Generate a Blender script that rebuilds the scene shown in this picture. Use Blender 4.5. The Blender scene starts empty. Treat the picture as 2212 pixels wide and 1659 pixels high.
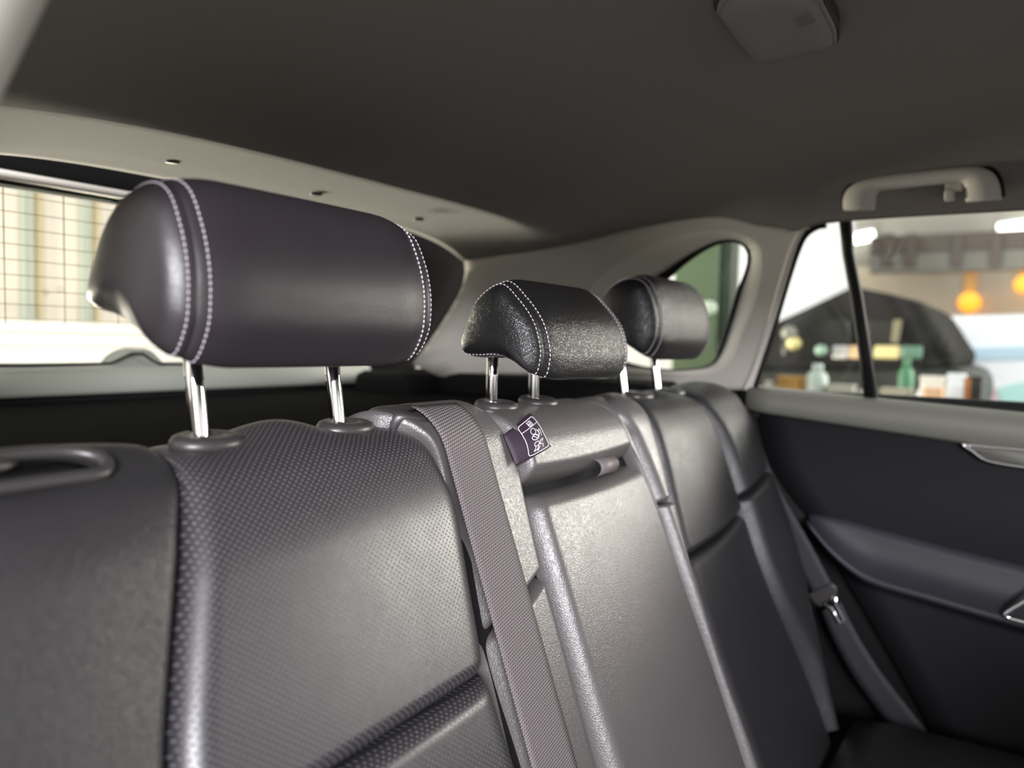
import bpy, bmesh, math, random
from mathutils import Vector, Matrix
random.seed(7)
sc = bpy.context.scene
COL = sc.collection
PI = math.pi

# ------------------------------------------------------------------ camera
# world: x runs along the rear bench to the far door, y to the tailgate, z up (metres)
FPX, PPX, PPY = 1660.0, 1106.0, 829.5
CAMPOS = Vector((0.0, 0.0, 1.2))
def _basis():
    xv = Vector((2234-PPX, 764-PPY, FPX))
    yy = 678-PPY
    yv = Vector((-(FPX*FPX+xv.y*yy)/xv.x, yy, FPX))
    ex = xv.normalized(); ey = yv.normalized(); ez = ex.cross(ey)
    if ez.y > 0: ez = -ez
    return ex, ey, ez
EX, EY, EZ = _basis()
RIGHT = Vector((EX.x, EY.x, EZ.x)); DOWN = Vector((EX.y, EY.y, EZ.y)); FWD = Vector((EX.z, EY.z, EZ.z))
cam = bpy.data.cameras.new('camera'); camo = bpy.data.objects.new('camera', cam); COL.objects.link(camo)
m = Matrix.Identity(4)
for i in range(3):
    m[i][0] = RIGHT[i]; m[i][1] = -DOWN[i]; m[i][2] = -FWD[i]; m[i][3] = CAMPOS[i]
camo.matrix_world = m
cam.sensor_width = 36.0; cam.lens = FPX/2212*36.0
cam.clip_start = 0.02; cam.clip_end = 200
cam.dof.use_dof = True; cam.dof.focus_distance = 0.74; cam.dof.aperture_fstop = 3.1
sc.camera = camo

# ------------------------------------------------------------------ sky, lamps, exposure
w = bpy.data.worlds.new('world'); sc.world = w; w.use_nodes = True
bg = w.node_tree.nodes['Background']
bg.inputs[0].default_value = (1.0, 0.965, 0.92, 1); bg.inputs[1].default_value = 1.0
def area(name, loc, tgt, sx, sy, power, col):
    l = bpy.data.lights.new(name, 'AREA'); l.shape = 'RECTANGLE'; l.size = sx; l.size_y = sy; l.energy = power; l.color = col
    o = bpy.data.objects.new(name, l); COL.objects.link(o); o.location = loc
    o.rotation_euler = (Vector(tgt)-Vector(loc)).to_track_quat('-Z', 'Y').to_euler()
    return o
# daylight of the workshop gate beyond the open near door, the lamp bank beyond the far door, and an added low fill for light bounced off the yard behind the tailgate
area('gate_daylight', (-2.8, -2.2, 2.15), (.7, .45, 1.0), 1.6, .9, 430, (.95, .94, 1.0))
area('workshop_lamps', (5.0, -2.9, 2.2), (.6, .4, 1.0), 2.6, 1.1, 320, (1.0, .92, .85))
area('yard_bounce_fill', (1.1, 5.85, .80), (.8, .85, 1.40), 5.0, .3, 1050, (1.0, .90, .74))
sc.view_settings.view_transform = 'Standard'; sc.view_settings.look = 'None'
sc.view_settings.gamma = 1.0; sc.view_settings.use_curve_mapping = False
sc.view_settings.exposure = 0.27

# ------------------------------------------------------------------ survey helpers
def ray(px, py):
    return RIGHT*((px-PPX)/FPX) + DOWN*((py-PPY)/FPX) + FWD
def onx(px, py, x):
    d = ray(px, py); return CAMPOS + d*((x-CAMPOS.x)/d.x)
def ony(px, py, y):
    d = ray(px, py); return CAMPOS + d*((y-CAMPOS.y)/d.y)
def onz(px, py, z):
    d = ray(px, py); return CAMPOS + d*((z-CAMPOS.z)/d.z)
def wall_x(y, z):
    x = 1.47-.30*(max(z, 1.04)-1.1)
    if y > .72: x -= 1.2*(y-.72)**2
    return x
def onwall(px, py, off=0.0):
    d = ray(px, py); t = .3
    while t < 3:
        p = CAMPOS+d*t
        if p.x-wall_x(p.y, p.z)+off > 0: return p
        t += .001
    return p

# ------------------------------------------------------------------ materials
MATS = {}
def pm(name, col, rough=.6, spec=.5, metal=0.0, sheen=0.0, emit=None, estr=0.0, coat=0.0):
    if name in MATS: return MATS[name]
    m = bpy.data.materials.new(name); m.use_nodes = True
    b = m.node_tree.nodes['Principled BSDF']
    b.inputs['Base Color'].default_value = (*col, 1)
    b.inputs['Roughness'].default_value = rough
    b.inputs['Specular IOR Level'].default_value = spec
    b.inputs['Metallic'].default_value = metal
    if sheen: b.inputs['Sheen Weight'].default_value = sheen
    if coat: b.inputs['Coat Weight'].default_value = coat
    if emit:
        b.inputs['Emission Color'].default_value = (*emit, 1); b.inputs['Emission Strength'].default_value = estr
    MATS[name] = m
    return m
def N(m, t, **kw):
    n = m.node_tree.nodes.new(t)
    for k, v in kw.items(): setattr(n, k, v)
    return n
def LK(m, a, b): m.node_tree.links.new(a, b)
def bsdf(m): return m.node_tree.nodes['Principled BSDF']
def leather(name, col, rough=.42, scale=620, bump=.35, spec=.5, perf=False, var=.25, coat=0.0):
    m = pm(name, col, rough, spec, coat=coat); b = bsdf(m)
    tc = N(m, 'ShaderNodeTexCoord')
    nz = N(m, 'ShaderNodeTexNoise'); nz.inputs['Scale'].default_value = 160; nz.inputs['Detail'].default_value = 2
    LK(m, tc.outputs['Object'], nz.inputs['Vector'])
    mx = N(m, 'ShaderNodeVectorMath', operation='MULTIPLY_ADD')
    mx.inputs[1].default_value = (.004, .004, .004); 
    LK(m, nz.outputs['Color'], mx.inputs[0]); LK(m, tc.outputs['Object'], mx.inputs[2])
    vo = N(m, 'ShaderNodeTexVoronoi', feature='DISTANCE_TO_EDGE'); vo.inputs['Scale'].default_value = scale
    LK(m, mx.outputs[0], vo.inputs['Vector'])
    mr = N(m, 'ShaderNodeMapRange'); mr.inputs[1].default_value = 0; mr.inputs[2].default_value = .35
    LK(m, vo.outputs['Distance'], mr.inputs[0])
    bp = N(m, 'ShaderNodeBump'); bp.inputs['Strength'].default_value = bump; bp.inputs['Distance'].default_value = .0005
    LK(m, mr.outputs[0], bp.inputs['Height'])
    last = bp.outputs[0]
    # fine uneven gloss
    n2 = N(m, 'ShaderNodeTexNoise'); n2.inputs['Scale'].default_value = 28; n2.inputs['Detail'].default_value = 3
    LK(m, tc.outputs['Object'], n2.inputs['Vector'])
    r2 = N(m, 'ShaderNodeMapRange'); r2.inputs[3].default_value = rough-.06; r2.inputs[4].default_value = rough+.08
    LK(m, n2.outputs[0], r2.inputs[0]); LK(m, r2.outputs[0], b.inputs['Roughness'])
    if perf:
        uv = N(m, 'ShaderNodeUVMap'); outs = []
        for off in ((0, 0, 0), (.5, .5, 0)):
            a = N(m, 'ShaderNodeVectorMath', operation='MULTIPLY_ADD')
            a.inputs[1].default_value = (1/.0058, 1/.0050, 0); a.inputs[2].default_value = off
            LK(m, uv.outputs[0], a.inputs[0])
            fr = N(m, 'ShaderNodeVectorMath', operation='FRACTION'); LK(m, a.outputs[0], fr.inputs[0])
            sb = N(m, 'ShaderNodeVectorMath', operation='SUBTRACT'); sb.inputs[1].default_value = (.5, .5, 0)
            LK(m, fr.outputs[0], sb.inputs[0])
            ln = N(m, 'ShaderNodeVectorMath', operation='LENGTH'); LK(m, sb.outputs[0], ln.inputs[0])
            outs.append(ln.outputs['Value'])
        mn = N(m, 'ShaderNodeMath', operation='MINIMUM'); LK(m, outs[0], mn.inputs[0]); LK(m, outs[1], mn.inputs[1])
        dm = N(m, 'ShaderNodeMapRange'); dm.inputs[1].default_value = .10; dm.inputs[2].default_value = .165
        dm.inputs[3].default_value = 1; dm.inputs[4].default_value = 0
        LK(m, mn.outputs[0], dm.inputs[0])
        mc = N(m, 'ShaderNodeMix', data_type='RGBA'); mc.inputs[6].default_value = (*col, 1); mc.inputs[7].default_value = (.10, .098, .10, 1)
        LK(m, dm.outputs[0], mc.inputs[0]); LK(m, mc.outputs[2], b.inputs['Base Color'])
        sm = N(m, 'ShaderNodeMapRange'); sm.inputs[3].default_value = spec; sm.inputs[4].default_value = 0
        LK(m, dm.outputs[0], sm.inputs[0]); LK(m, sm.outputs[0], b.inputs['Specular IOR Level'])
        b2 = N(m, 'ShaderNodeBump', invert=True); b2.inputs['Strength'].default_value = .35; b2.inputs['Distance'].default_value = .0006
        LK(m, dm.outputs[0], b2.inputs['Height']); LK(m, last, b2.inputs['Normal']); last = b2.outputs[0]
    LK(m, last, b.inputs['Normal'])
    return m
def cloth(name, col, rough=.95, scale=900, bump=.35, sheen=.2, mott=.12):
    m = pm(name, col, rough, .2, sheen=sheen); b = bsdf(m)
    tc = N(m, 'ShaderNodeTexCoord')
    nz = N(m, 'ShaderNodeTexNoise'); nz.inputs['Scale'].default_value = scale; nz.inputs['Detail'].default_value = 2
    LK(m, tc.outputs['Object'], nz.inputs['Vector'])
    bp = N(m, 'ShaderNodeBump'); bp.inputs['Strength'].default_value = bump; bp.inputs['Distance'].default_value = .0006
    LK(m, nz.outputs[0], bp.inputs['Height']); LK(m, bp.outputs[0], b.inputs['Normal'])
    mr = N(m, 'ShaderNodeMapRange'); mr.inputs[3].default_value = 1-mott; mr.inputs[4].default_value = 1+mott
    LK(m, nz.outputs[0], mr.inputs[0])
    vm = N(m, 'ShaderNodeVectorMath', operation='SCALE'); vm.inputs[0].default_value = col
    LK(m, mr.outputs[0], vm.inputs['Scale']); LK(m, vm.outputs[0], b.inputs['Base Color'])
    return m
def plastic(name, col, rough=.5, spec=.4, scale=1100, bump=.15):
    m = pm(name, col, rough, spec); b = bsdf(m)
    tc = N(m, 'ShaderNodeTexCoord')
    nz = N(m, 'ShaderNodeTexNoise'); nz.inputs['Scale'].default_value = scale
    LK(m, tc.outputs['Object'], nz.inputs['Vector'])
    bp = N(m, 'ShaderNodeBump'); bp.inputs['Strength'].default_value = bump; bp.inputs['Distance'].default_value = .0004
    LK(m, nz.outputs[0], bp.inputs['Height']); LK(m, bp.outputs[0], b.inputs['Normal'])
    return m
def webbing(name, col):
    m = pm(name, col, .55, .5); b = bsdf(m)
    uv = N(m, 'ShaderNodeUVMap')
    sx = N(m, 'ShaderNodeSeparateXYZ'); LK(m, uv.outputs[0], sx.inputs[0])
    def wave(kx, ky):
        a = N(m, 'ShaderNodeMath', operation='MULTIPLY'); a.inputs[1].default_value = kx; LK(m, sx.outputs[0], a.inputs[0])
        c = N(m, 'ShaderNodeMath', operation='MULTIPLY_ADD'); c.inputs[1].default_value = ky
        LK(m, sx.outputs[1], c.inputs[0]); LK(m, a.outputs[0], c.inputs[2])
        s = N(m, 'ShaderNodeMath', operation='SINE'); LK(m, c.outputs[0], s.inputs[0])
        return s.outputs[0]
    s1 = wave(500, 2400); s2 = wave(2100, 1200)
    ad = N(m, 'ShaderNodeMath', operation='MULTIPLY_ADD'); ad.inputs[1].default_value = .9
    LK(m, s2, ad.inputs[0]); LK(m, s1, ad.inputs[2])
    mr = N(m, 'ShaderNodeMapRange'); mr.inputs[1].default_value = -1.2; mr.inputs[2].default_value = 1.2
    mr.inputs[3].default_value = .25; mr.inputs[4].default_value = 1.5
    LK(m, ad.outputs[0], mr.inputs[0])
    vm = N(m, 'ShaderNodeVectorMath', operation='SCALE'); vm.inputs[0].default_value = col
    LK(m, mr.outputs[0], vm.inputs['Scale']); LK(m, vm.outputs[0], b.inputs['Base Color'])
    bp = N(m, 'ShaderNodeBump'); bp.inputs['Strength'].default_value = .6; bp.inputs['Distance'].default_value = .0004
    LK(m, ad.outputs[0], bp.inputs['Height']); LK(m, bp.outputs[0], b.inputs['Normal'])
    return m
def glassmat(name, tint=(1, 1, 1), refl=.06):
    m = bpy.data.materials.new(name); m.use_nodes = True; nt = m.node_tree
    for n in list(nt.nodes):
        if n.type == 'BSDF_PRINCIPLED': nt.nodes.remove(n)
    out = [n for n in nt.nodes if n.type == 'OUTPUT_MATERIAL'][0]
    t = nt.nodes.new('ShaderNodeBsdfTransparent'); t.inputs[0].default_value = (*tint, 1)
    g = nt.nodes.new('ShaderNodeBsdfGlossy'); g.inputs['Roughness'].default_value = .02
    x = nt.nodes.new('ShaderNodeMixShader'); x.inputs[0].default_value = refl
    nt.links.new(t.outputs[0], x.inputs[1]); nt.links.new(g.outputs[0], x.inputs[2]); nt.links.new(x.outputs[0], out.inputs[0])
    return m

M_seat = leather('charcoal_leather', (.017, .0162, .0175), .40, 520, .30, .45)
M_perf = leather('perforated_leather', (.022, .0205, .0235), .34, 900, .10, .5, perf=True)
M_arm = leather('grained_leather', (.070, .064, .063), .36, 430, .26, .6)
M_hr = leather('headrest_leather', (.018, .0148, .0168), .38, 700, .14, .5)
M_hrb = leather('black_headrest_leather', (.008, .0078, .008), .35, 520, .40, .42)
M_shell = pm('seat_shell', (.008, .008, .009), .9, .1)
M_stitch = cloth('stitch_thread', (.42, .37, .40), .8, 900, .1)
M_chrome = pm('chrome', (.86, .86, .88), .06, .5, 1.0)
M_roof = cloth('headliner_fabric', (.20, .184, .168), .95, 1400, .35, .15)
M_trim = plastic('beige_grey_trim', (.56, .53, .475), .55, .35)
M_trim2 = plastic('pale_pillar_trim', (.66, .63, .57), .5, .35)
M_blk = plastic('black_plastic', (.006, .006, .0065), .75, .12)
M_rub = pm('black_rubber', (.006, .006, .006), .6, .25)
M_pl = plastic('dark_grey_plastic', (.028, .026, .026), .38, .5)
M_door = plastic('dark_door_panel', (.0065, .006, .0075), .7, .2)
M_belttrim = plastic('olive_belt_trim', (.17, .17, .145), .42, .5)
M_armdoor = leather('door_armrest_leather', (.018, .018, .023), .5, 700, .1, .35)
M_web = webbing('seat_belt_webbing', (.115, .098, .102))
M_tag = pm('label_fabric', (.022, .012, .022), .6, .3)
M_print = pm('label_print', (.78, .72, .78), .6, .3)
M_glass = glassmat('window_glass', (.93, .95, .94), .05)
M_wire = pm('heating_wire', (.16, .10, .03), .6, .2)

# ------------------------------------------------------------------ object helpers
WL = {}
def thing(name, label, cat, loc=(0, 0, 0), group=None, kind=None):
    o = bpy.data.objects.new(name, None); COL.objects.link(o)
    o.location = loc; o.empty_display_size = .05
    WL[o] = Vector(loc)
    tag(o, label, cat, group, kind)
    return o
def tag(o, label=None, cat=None, group=None, kind=None):
    if label: o['label'] = label
    if cat: o['category'] = cat
    if group: o['group'] = group
    if kind: o['kind'] = kind
    return o
def mk(name, verts, faces, mat, parent=None, smooth=True, uvs=None, sub=0, bevel=0, origin=None, seg=2):
    off = WL[parent] if parent is not None else Vector((0, 0, 0))
    vs = [Vector(v) for v in verts]
    if origin is None:
        c = Vector((0, 0, 0))
        for v in vs: c += v
        c /= len(vs)
        if parent is None:
            c.z = min(v.z for v in vs)
    else: c = Vector(origin)
    me = bpy.data.meshes.new(name)
    me.from_pydata([tuple(v-c) for v in vs], [], faces); me.validate(); me.update()
    bm = bmesh.new(); bm.from_mesh(me); bmesh.ops.recalc_face_normals(bm, faces=bm.faces); bm.to_mesh(me); bm.free()
    if uvs is not None:
        ul = me.uv_layers.new(name='UVMap')
        for lp in me.loops: ul.data[lp.index].uv = uvs[lp.vertex_index]
    for p in me.polygons: p.use_smooth = smooth
    me.materials.append(mat)
    o = bpy.data.objects.new(name, me); COL.objects.link(o)
    if parent is not None: o.parent = parent
    o.location = c-off; WL[o] = c
    if bevel:
        b = o.modifiers.new('bevel', 'BEVEL'); b.width = bevel; b.segments = seg; b.limit_method = 'ANGLE'; b.angle_limit = .6
        if smooth: o.modifiers.new('wn', 'WEIGHTED_NORMAL')
    if sub:
        s = o.modifiers.new('sub', 'SUBSURF'); s.levels = sub; s.render_levels = sub
    return o
def grid_faces(nu, nv, closed_u=False, base=0):
    f = []
    for j in range(nv-1):
        for i in range(nu if closed_u else nu-1):
            a = base+j*nu+i; b = base+j*nu+(i+1) % nu
            f.append((a, b, b+nu, a+nu))
    return f
def cr(pts, n, closed=False):
    """Catmull-Rom through pts, resampled evenly to n points"""
    P = [Vector(p) for p in pts]; k = len(P); out = []
    rng = k if closed else k-1
    for i in range(rng):
        p1 = P[i]; p2 = P[(i+1) % k]
        p0 = P[i-1] if (closed or i > 0) else p1*2-p2
        p3 = P[(i+2) % k] if (closed or i+2 < k) else p2*2-p1
        for s in range(16):
            t = s/16
            out.append(.5*((2*p1)+(p2-p0)*t+(2*p0-5*p1+4*p2-p3)*t*t+(3*p1-p0-3*p2+p3)*t*t*t))
    if not closed: out.append(P[-1])
    else: out.append(out[0].copy())
    L = [0]
    for a, b in zip(out, out[1:]): L.append(L[-1]+(b-a).length)
    res = []; j = 0
    cnt = n if not closed else n
    for q in range(cnt):
        d = L[-1]*q/((n-1) if not closed else n)
        while j < len(L)-2 and L[j+1] < d: j += 1
        sl = L[j+1]-L[j]; t = (d-L[j])/sl if sl > 1e-9 else 0
        res.append(out[j].lerp(out[j+1], max(0, min(1, t))))
    return res
def lerp1(tab, s):
    if s <= tab[0][0]: return tab[0][1]
    if s >= tab[-1][0]: return tab[-1][1]
    for i in range(len(tab)-1):
        a, b = tab[i], tab[i+1]
        if a[0] <= s <= b[0]:
            t = (s-a[0])/(b[0]-a[0])
            # monotone-ish smooth: cubic hermite with finite difference slopes
            def sl(k):
                k0 = max(0, k-1); k1 = min(len(tab)-1, k+1)
                return (tab[k1][1]-tab[k0][1])/(tab[k1][0]-tab[k0][0])
            h = b[0]-a[0]; m0 = sl(i)*h; m1 = sl(i+1)*h
            return (2*t**3-3*t*t+1)*a[1]+(t**3-2*t*t+t)*m0+(-2*t**3+3*t*t)*b[1]+(t**3-t*t)*m1
def tube(name, path, rad, mat, parent=None, n=10, cap=True, closed=False, smooth=True):
    P = [Vector(p) for p in path]; k = len(P); V = []
    R_ = rad if isinstance(rad, (list, tuple)) else [rad]*k
    up = Vector((0, 0, 1)); prev = None
    for i in range(k):
        if closed: t = (P[(i+1) % k]-P[i-1])
        else: t = P[min(k-1, i+1)]-P[max(0, i-1)]
        t.normalize()
        if prev is None:
            a = t.cross(up)
            if a.length < .05: a = t.cross(Vector((1, 0, 0)))
        else: a = prev-t*prev.dot(t)
        a.normalize(); prev = a; b = t.cross(a)
        for q in range(n):
            g = 2*PI*q/n
            V.append(P[i]+(a*math.cos(g)+b*math.sin(g))*R_[i])
    F = grid_faces(n, k, True)
    if closed:
        o_ = (k-1)*n
        for q in range(n): F.append((o_+q, o_+(q+1) % n, (q+1) % n, q))
    elif cap:
        F.append(tuple(range(n-1, -1, -1))); F.append(tuple((k-1)*n+q for q in range(n)))
    return mk(name, V, F, mat, parent, smooth)
def box(name, c, d, mat, parent=None, bevel=.002, rotz=0, smooth=True, seg=2):
    V = []; cs, sn = math.cos(rotz), math.sin(rotz)
    for sx in (-1, 1):
        for sy in (-1, 1):
            for sz in (-1, 1):
                x, y = sx*d[0]/2, sy*d[1]/2
                V.append((c[0]+x*cs-y*sn, c[1]+x*sn+y*cs, c[2]+sz*d[2]/2))
    F = [(0, 1, 3, 2), (4, 6, 7, 5), (0, 4, 5, 1), (2, 3, 7, 6), (0, 2, 6, 4), (1, 5, 7, 3)]
    return mk(name, V, F, mat, parent, smooth, bevel=bevel, seg=seg)
def prism(name, pts, off, mat, parent=None, bevel=.002, smooth=True, seg=2):
    """polygon pts (3d list) extruded by vector off"""
    P = [Vector(p) for p in pts]; off = Vector(off); n = len(P)
    V = P+[p+off for p in P]
    F = [tuple(range(n)), tuple(range(2*n-1, n-1, -1))]+[(i, (i+1) % n, n+(i+1) % n, n+i) for i in range(n)]
    return mk(name, V, F, mat, parent, smooth, bevel=bevel, seg=seg)
def loft(name, loops, mat, parent=None, closed=True, cap0=False, cap1=False, smooth=True, uvs=None):
    n = len(loops[0]); V = [p for l in loops for p in l]
    F = grid_faces(n, len(loops), closed)
    if cap0: F.append(tuple(range(n-1, -1, -1)))
    if cap1: F.append(tuple((len(loops)-1)*n+q for q in range(n)))
    return mk(name, V, F, mat, parent, smooth, uvs=uvs)
def disc(name, c, nrm, r, h, mat, parent=None, n=28, prof=None, sx=1.0, xdir=None):
    """lathe on axis nrm; prof list of (radius fraction, height fraction)"""
    nrm = Vector(nrm).normalized(); c = Vector(c)
    a = Vector(xdir) if xdir else nrm.orthogonal()
    a = (a-nrm*a.dot(nrm)).normalized(); b = nrm.cross(a)
    prof = prof or [(1, 0), (1, .5), (.94, .85), (.85, 1), (0.01, 1)]
    loops = [[c+nrm*h*z+(a*math.cos(2*PI*q/n)*sx+b*math.sin(2*PI*q/n))*r*k for q in range(n)] for k, z in prof]
    return loft(name, loops, mat, parent, True, True, True)

# ------------------------------------------------------------------ seat back reference surface
SR, SYC, SZC, SA = .055, .50, 1.075, math.radians(21)
SN1 = (-math.cos(SA), math.sin(SA)); ST1 = (-math.sin(SA), -math.cos(SA)); AL = PI/2-SA
def SPN(s):
    """point (y,z) and normal on the seat profile; s=0 on the crest, + down the front, - down the back"""
    if s > SR*AL:
        k = s-SR*AL
        return (SYC+SN1[0]*SR+ST1[0]*k, SZC+SN1[1]*SR+ST1[1]*k), SN1
    if s > -SR*PI/2:
        a = s/SR; n = (-math.sin(a), math.cos(a))
        return (SYC+n[0]*SR, SZC+n[1]*SR), n
    k = -s-SR*PI/2
    return (SYC+SR-k*.25, SZC-k), (1, 0)
def SP(x, s, h=0.0):
    (y, z), n = SPN(s)
    return Vector((x, y+n[0]*h, z+n[1]*h))
def rnd(t):
    t = max(0, min(1, t)); return math.sqrt(max(0, 1-(1-t)**2))
def sm01(t):
    t = max(0, min(1, t)); return t*t*(3-2*t)
def fn(v): return v if callable(v) else (lambda *_: v)
def seat_panel(name, xl, xr, s0, s1, lo, hi, wid, mat, parent, nu=40, nv=80, edges=(1, 1, 1, 1), crown=0.0, extra=None, skirt=.02):
    """xl,xr: tables (s,x) or numbers; s0,s1: numbers or functions of u; edges: left,right,top,bottom rounded.
    wid: rounding width (number or 4-tuple). hi may be a function(x,s)"""
    XL = (lambda s: lerp1(xl, s)) if isinstance(xl, list) else fn(xl)
    XR = (lambda s: lerp1(xr, s)) if isinstance(xr, list) else fn(xr)
    S0 = fn(s0); S1 = fn(s1); HI = fn(hi)
    wd = wid if isinstance(wid, tuple) else (wid,)*4
    V = []; UV = []; info = []
    for j in range(nv):
        v = .5-.5*math.cos(PI*j/(nv-1)); v = .5*v+.5*j/(nv-1)
        for i in range(nu):
            u = .5-.5*math.cos(PI*i/(nu-1)); u = .6*u+.4*i/(nu-1)
            s = S0(u)+(S1(u)-S0(u))*v
            a, b = XL(s), XR(s); x = a+(b-a)*u
            k = 1.0
            ds = (u*(b-a), (1-u)*(b-a), s-S0(u), S1(u)-s)
            for e in range(4):
                if edges[e]: k *= rnd(ds[e]/wd[e])
            h = lo+(HI(x, s)-lo)*k+crown*math.sin(PI*u)*k
            if extra: h += extra(x, s)
            V.append(SP(x, s, h)); UV.append((x, s)); info.append((x, s, h))
    F = grid_faces(nu, nv)
    border = [i for i in range(nu)]+[j*nu+nu-1 for j in range(1, nv)]+[(nv-1)*nu+i for i in range(nu-2, -1, -1)]+[j*nu for j in range(nv-2, 0, -1)]
    b0 = len(V)
    for q in border:
        x, s, h = info[q]; V.append(SP(x, s, min(h, lo)-skirt)); UV.append((x, s))
    nb = len(border)
    for q in range(nb): F.append((border[q], border[(q+1) % nb], b0+(q+1) % nb, b0+q))
    return mk(name, V, F, mat, parent, True, UV)

# ================================================================== STRUCTURE
CX = .783                                   # centre line of the car
# headliner far edge: y -> (x, z)
HE = [(-1.4, 1.377, 1.411), (.0, 1.377, 1.411), (.30, 1.377, 1.411), (.36, 1.380, 1.400), (.413, 1.378, 1.408), (.454, 1.374, 1.421), (.496, 1.372, 1.429),
      (.558, 1.372, 1.430), (.624, 1.373, 1.425), (.683, 1.375, 1.418), (.777, 1.376, 1.402), (.88, 1.354, 1.386), (.957, 1.321, 1.373), (1.007, 1.291, 1.366)]
HEX = [(a, b) for a, b, c in HE]; HEZ = [(a, c) for a, b, c in HE]
ZC = [(-1.4, 1.545), (-.6, 1.565), (.2, 1.527), (.45, 1.487), (.75, 1.411), (1.0, 1.411)]
def roof_z(x, y):
    xe = lerp1(HEX, y); ze = lerp1(HEZ, y); zc = lerp1(ZC, y)
    wv = min(1, abs(x-CX)/(xe-CX))
    t = max(0, min(1, (y-.25)/.5)); t = t*t*(3-2*t)
    return (1-t)*(ze+(zc-ze)*max(0, 1-wv**3.5)**.4)+t*(zc+(ze-zc)*(.3*wv**2+.7*wv**5))
ys = [-1.4+.1*i for i in range(13)]+[-.1+.025*i for i in range(40)]
ws = [math.sin(PI/2*(-1+2*i/96)) for i in range(97)]
def fold_y(wv): return .75+.13*abs(wv)**4
V = []; nW = len(ws)
rows = 0
NY = 70
for j in range(NY):
    t = j/(NY-1)
    for wv in ws:
        yf = fold_y(wv); y = -1.4+(yf+1.4)*(1-(1-t)**1.6)
        xe = lerp1(HEX, y); x = CX+(xe-CX)*wv
        V.append((x, y, roof_z(x, y)))
# fold into the lip above the tailgate
NL = 14
for j in range(1, NL+1):
    t = j/NL
    for wv in ws:
        yf = fold_y(wv); y1 = 1.0+.007*abs(wv)
        y = yf+(y1-yf)*t
        xa = CX+(lerp1(HEX, yf)-CX)*wv; xb = CX+(1.291-CX)*wv
        za = roof_z(xa, yf); zb = 1.411-.045*abs(wv)**5
        z = za+(zb-za)*t
        V.append((xa+(xb-xa)*t, y, z))
F = grid_faces(nW, NY+NL)
# outer skin so that the roof has thickness
n0 = len(V)
V2 = [(x, y, z+.035+.02*(1 if j < NY else 0)) for j in range(NY+NL) for (x, y, z) in V[j*nW:(j+1)*nW]]
V += V2
F += [tuple(n0+q for q in reversed(f)) for f in grid_faces(nW, NY+NL)]
bd = [i for i in range(nW)]+[j*nW+nW-1 for j in range(1, NY+NL)]+[(NY+NL-1)*nW+i for i in range(nW-2, -1, -1)]+[j*nW for j in range(NY+NL-2, 0, -1)]
for q in range(len(bd)):
    a, b = bd[q], bd[(q+1) % len(bd)]; F.append((a, b, n0+b, n0+a))
ceil = mk('ceiling', V, F, M_roof, None, True, origin=(CX, 0, 1.4))
tag(ceil, 'dark grey fabric headliner with pale folded lip over the rear window', 'ceiling', kind='structure')
for px, py, cy in ((372, 352, .89), (683, 422, .89), (905, 476, .875)):
    p = ony(px, py, cy)
    disc('trim_clip', (p.x, p.y, p.z+.0040), (0, 0, -1), .0085, .004, plastic('clip_plastic', (.05, .047, .043), .6), ceil, 20)

# ---- far side wall: quarter trim with its window
def pw(pts, off=0.0): return [onwall(a, b, off) for a, b in pts]
NQ = 96
def ringpts(pts, n=NQ, closed=True):
    return cr(pts, n, closed)
qglass = pw([(1300, 700), (1350, 660), (1430, 603), (1475, 566), (1520, 536), (1560, 521), (1592, 525), (1609, 547), (1605, 580), (1582, 640), (1566, 700), (1547, 758), (1530, 785), (1490, 796), (1420, 797), (1340, 780), (1300, 745)])
qbev = pw([(1215, 700), (1262, 640), (1310, 590), (1370, 548), (1450, 515), (1540, 497), (1600, 506), (1640, 530), (1646, 580), (1632, 650), (1604, 720), (1582, 775), (1545, 802), (1480, 808), (1390, 806), (1270, 795), (1220, 750)])
def by_angle(loop, c, n=NQ):
    """resample a closed loop by angle about c in (y,z)"""
    L = [Vector(p) for p in cr(loop, 400, True)]
    ang = [(math.atan2(p.z-c[1], p.y-c[0]), p) for p in L]
    ang.sort(key=lambda t: t[0]); out = []
    for i in range(n):
        g = -PI+2*PI*i/n
        best = min(ang, key=lambda t: abs((t[0]-g+PI) % (2*PI)-PI)); out.append(best[1].copy())
    return out
qc = (.57, 1.255)
G = by_angle(qglass, qc); B = by_angle(qbev, qc)
def inset(loop, dx): return [p+Vector((dx, 0, 0)) for p in loop]
mid = [b.lerp(g, .25)+Vector((.004, 0, 0)) for b, g in zip(B, G)]
m2 = [b.lerp(g, .8)+Vector((.016, 0, 0)) for b, g in zip(B, G)]
# outer boundary of the trim: headliner line, C-pillar edge, lower edge, tailgate edge
hl = [Vector((lerp1(HEX, y)+.006, y, lerp1(HEZ, y)+.012)) for y in [1.007, .98, .957, .92, .88, .83, .777, .73, .683, .624, .558, .496, .454, .413, .36]]
cpil = pw([(1735, 492), (1722, 530), (1700, 600), (1670, 700), (1640, 790), (1622, 838)])
low = pw([(1600, 842), (1500, 838), (1400, 824), (1200, 808), (1000, 812), (880, 812)])
tg = pw([(900, 775), (930, 735), (960, 690), (990, 640), (1005, 600)])
outer = hl+cpil+low+tg
O = by_angle(outer, qc)
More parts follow.
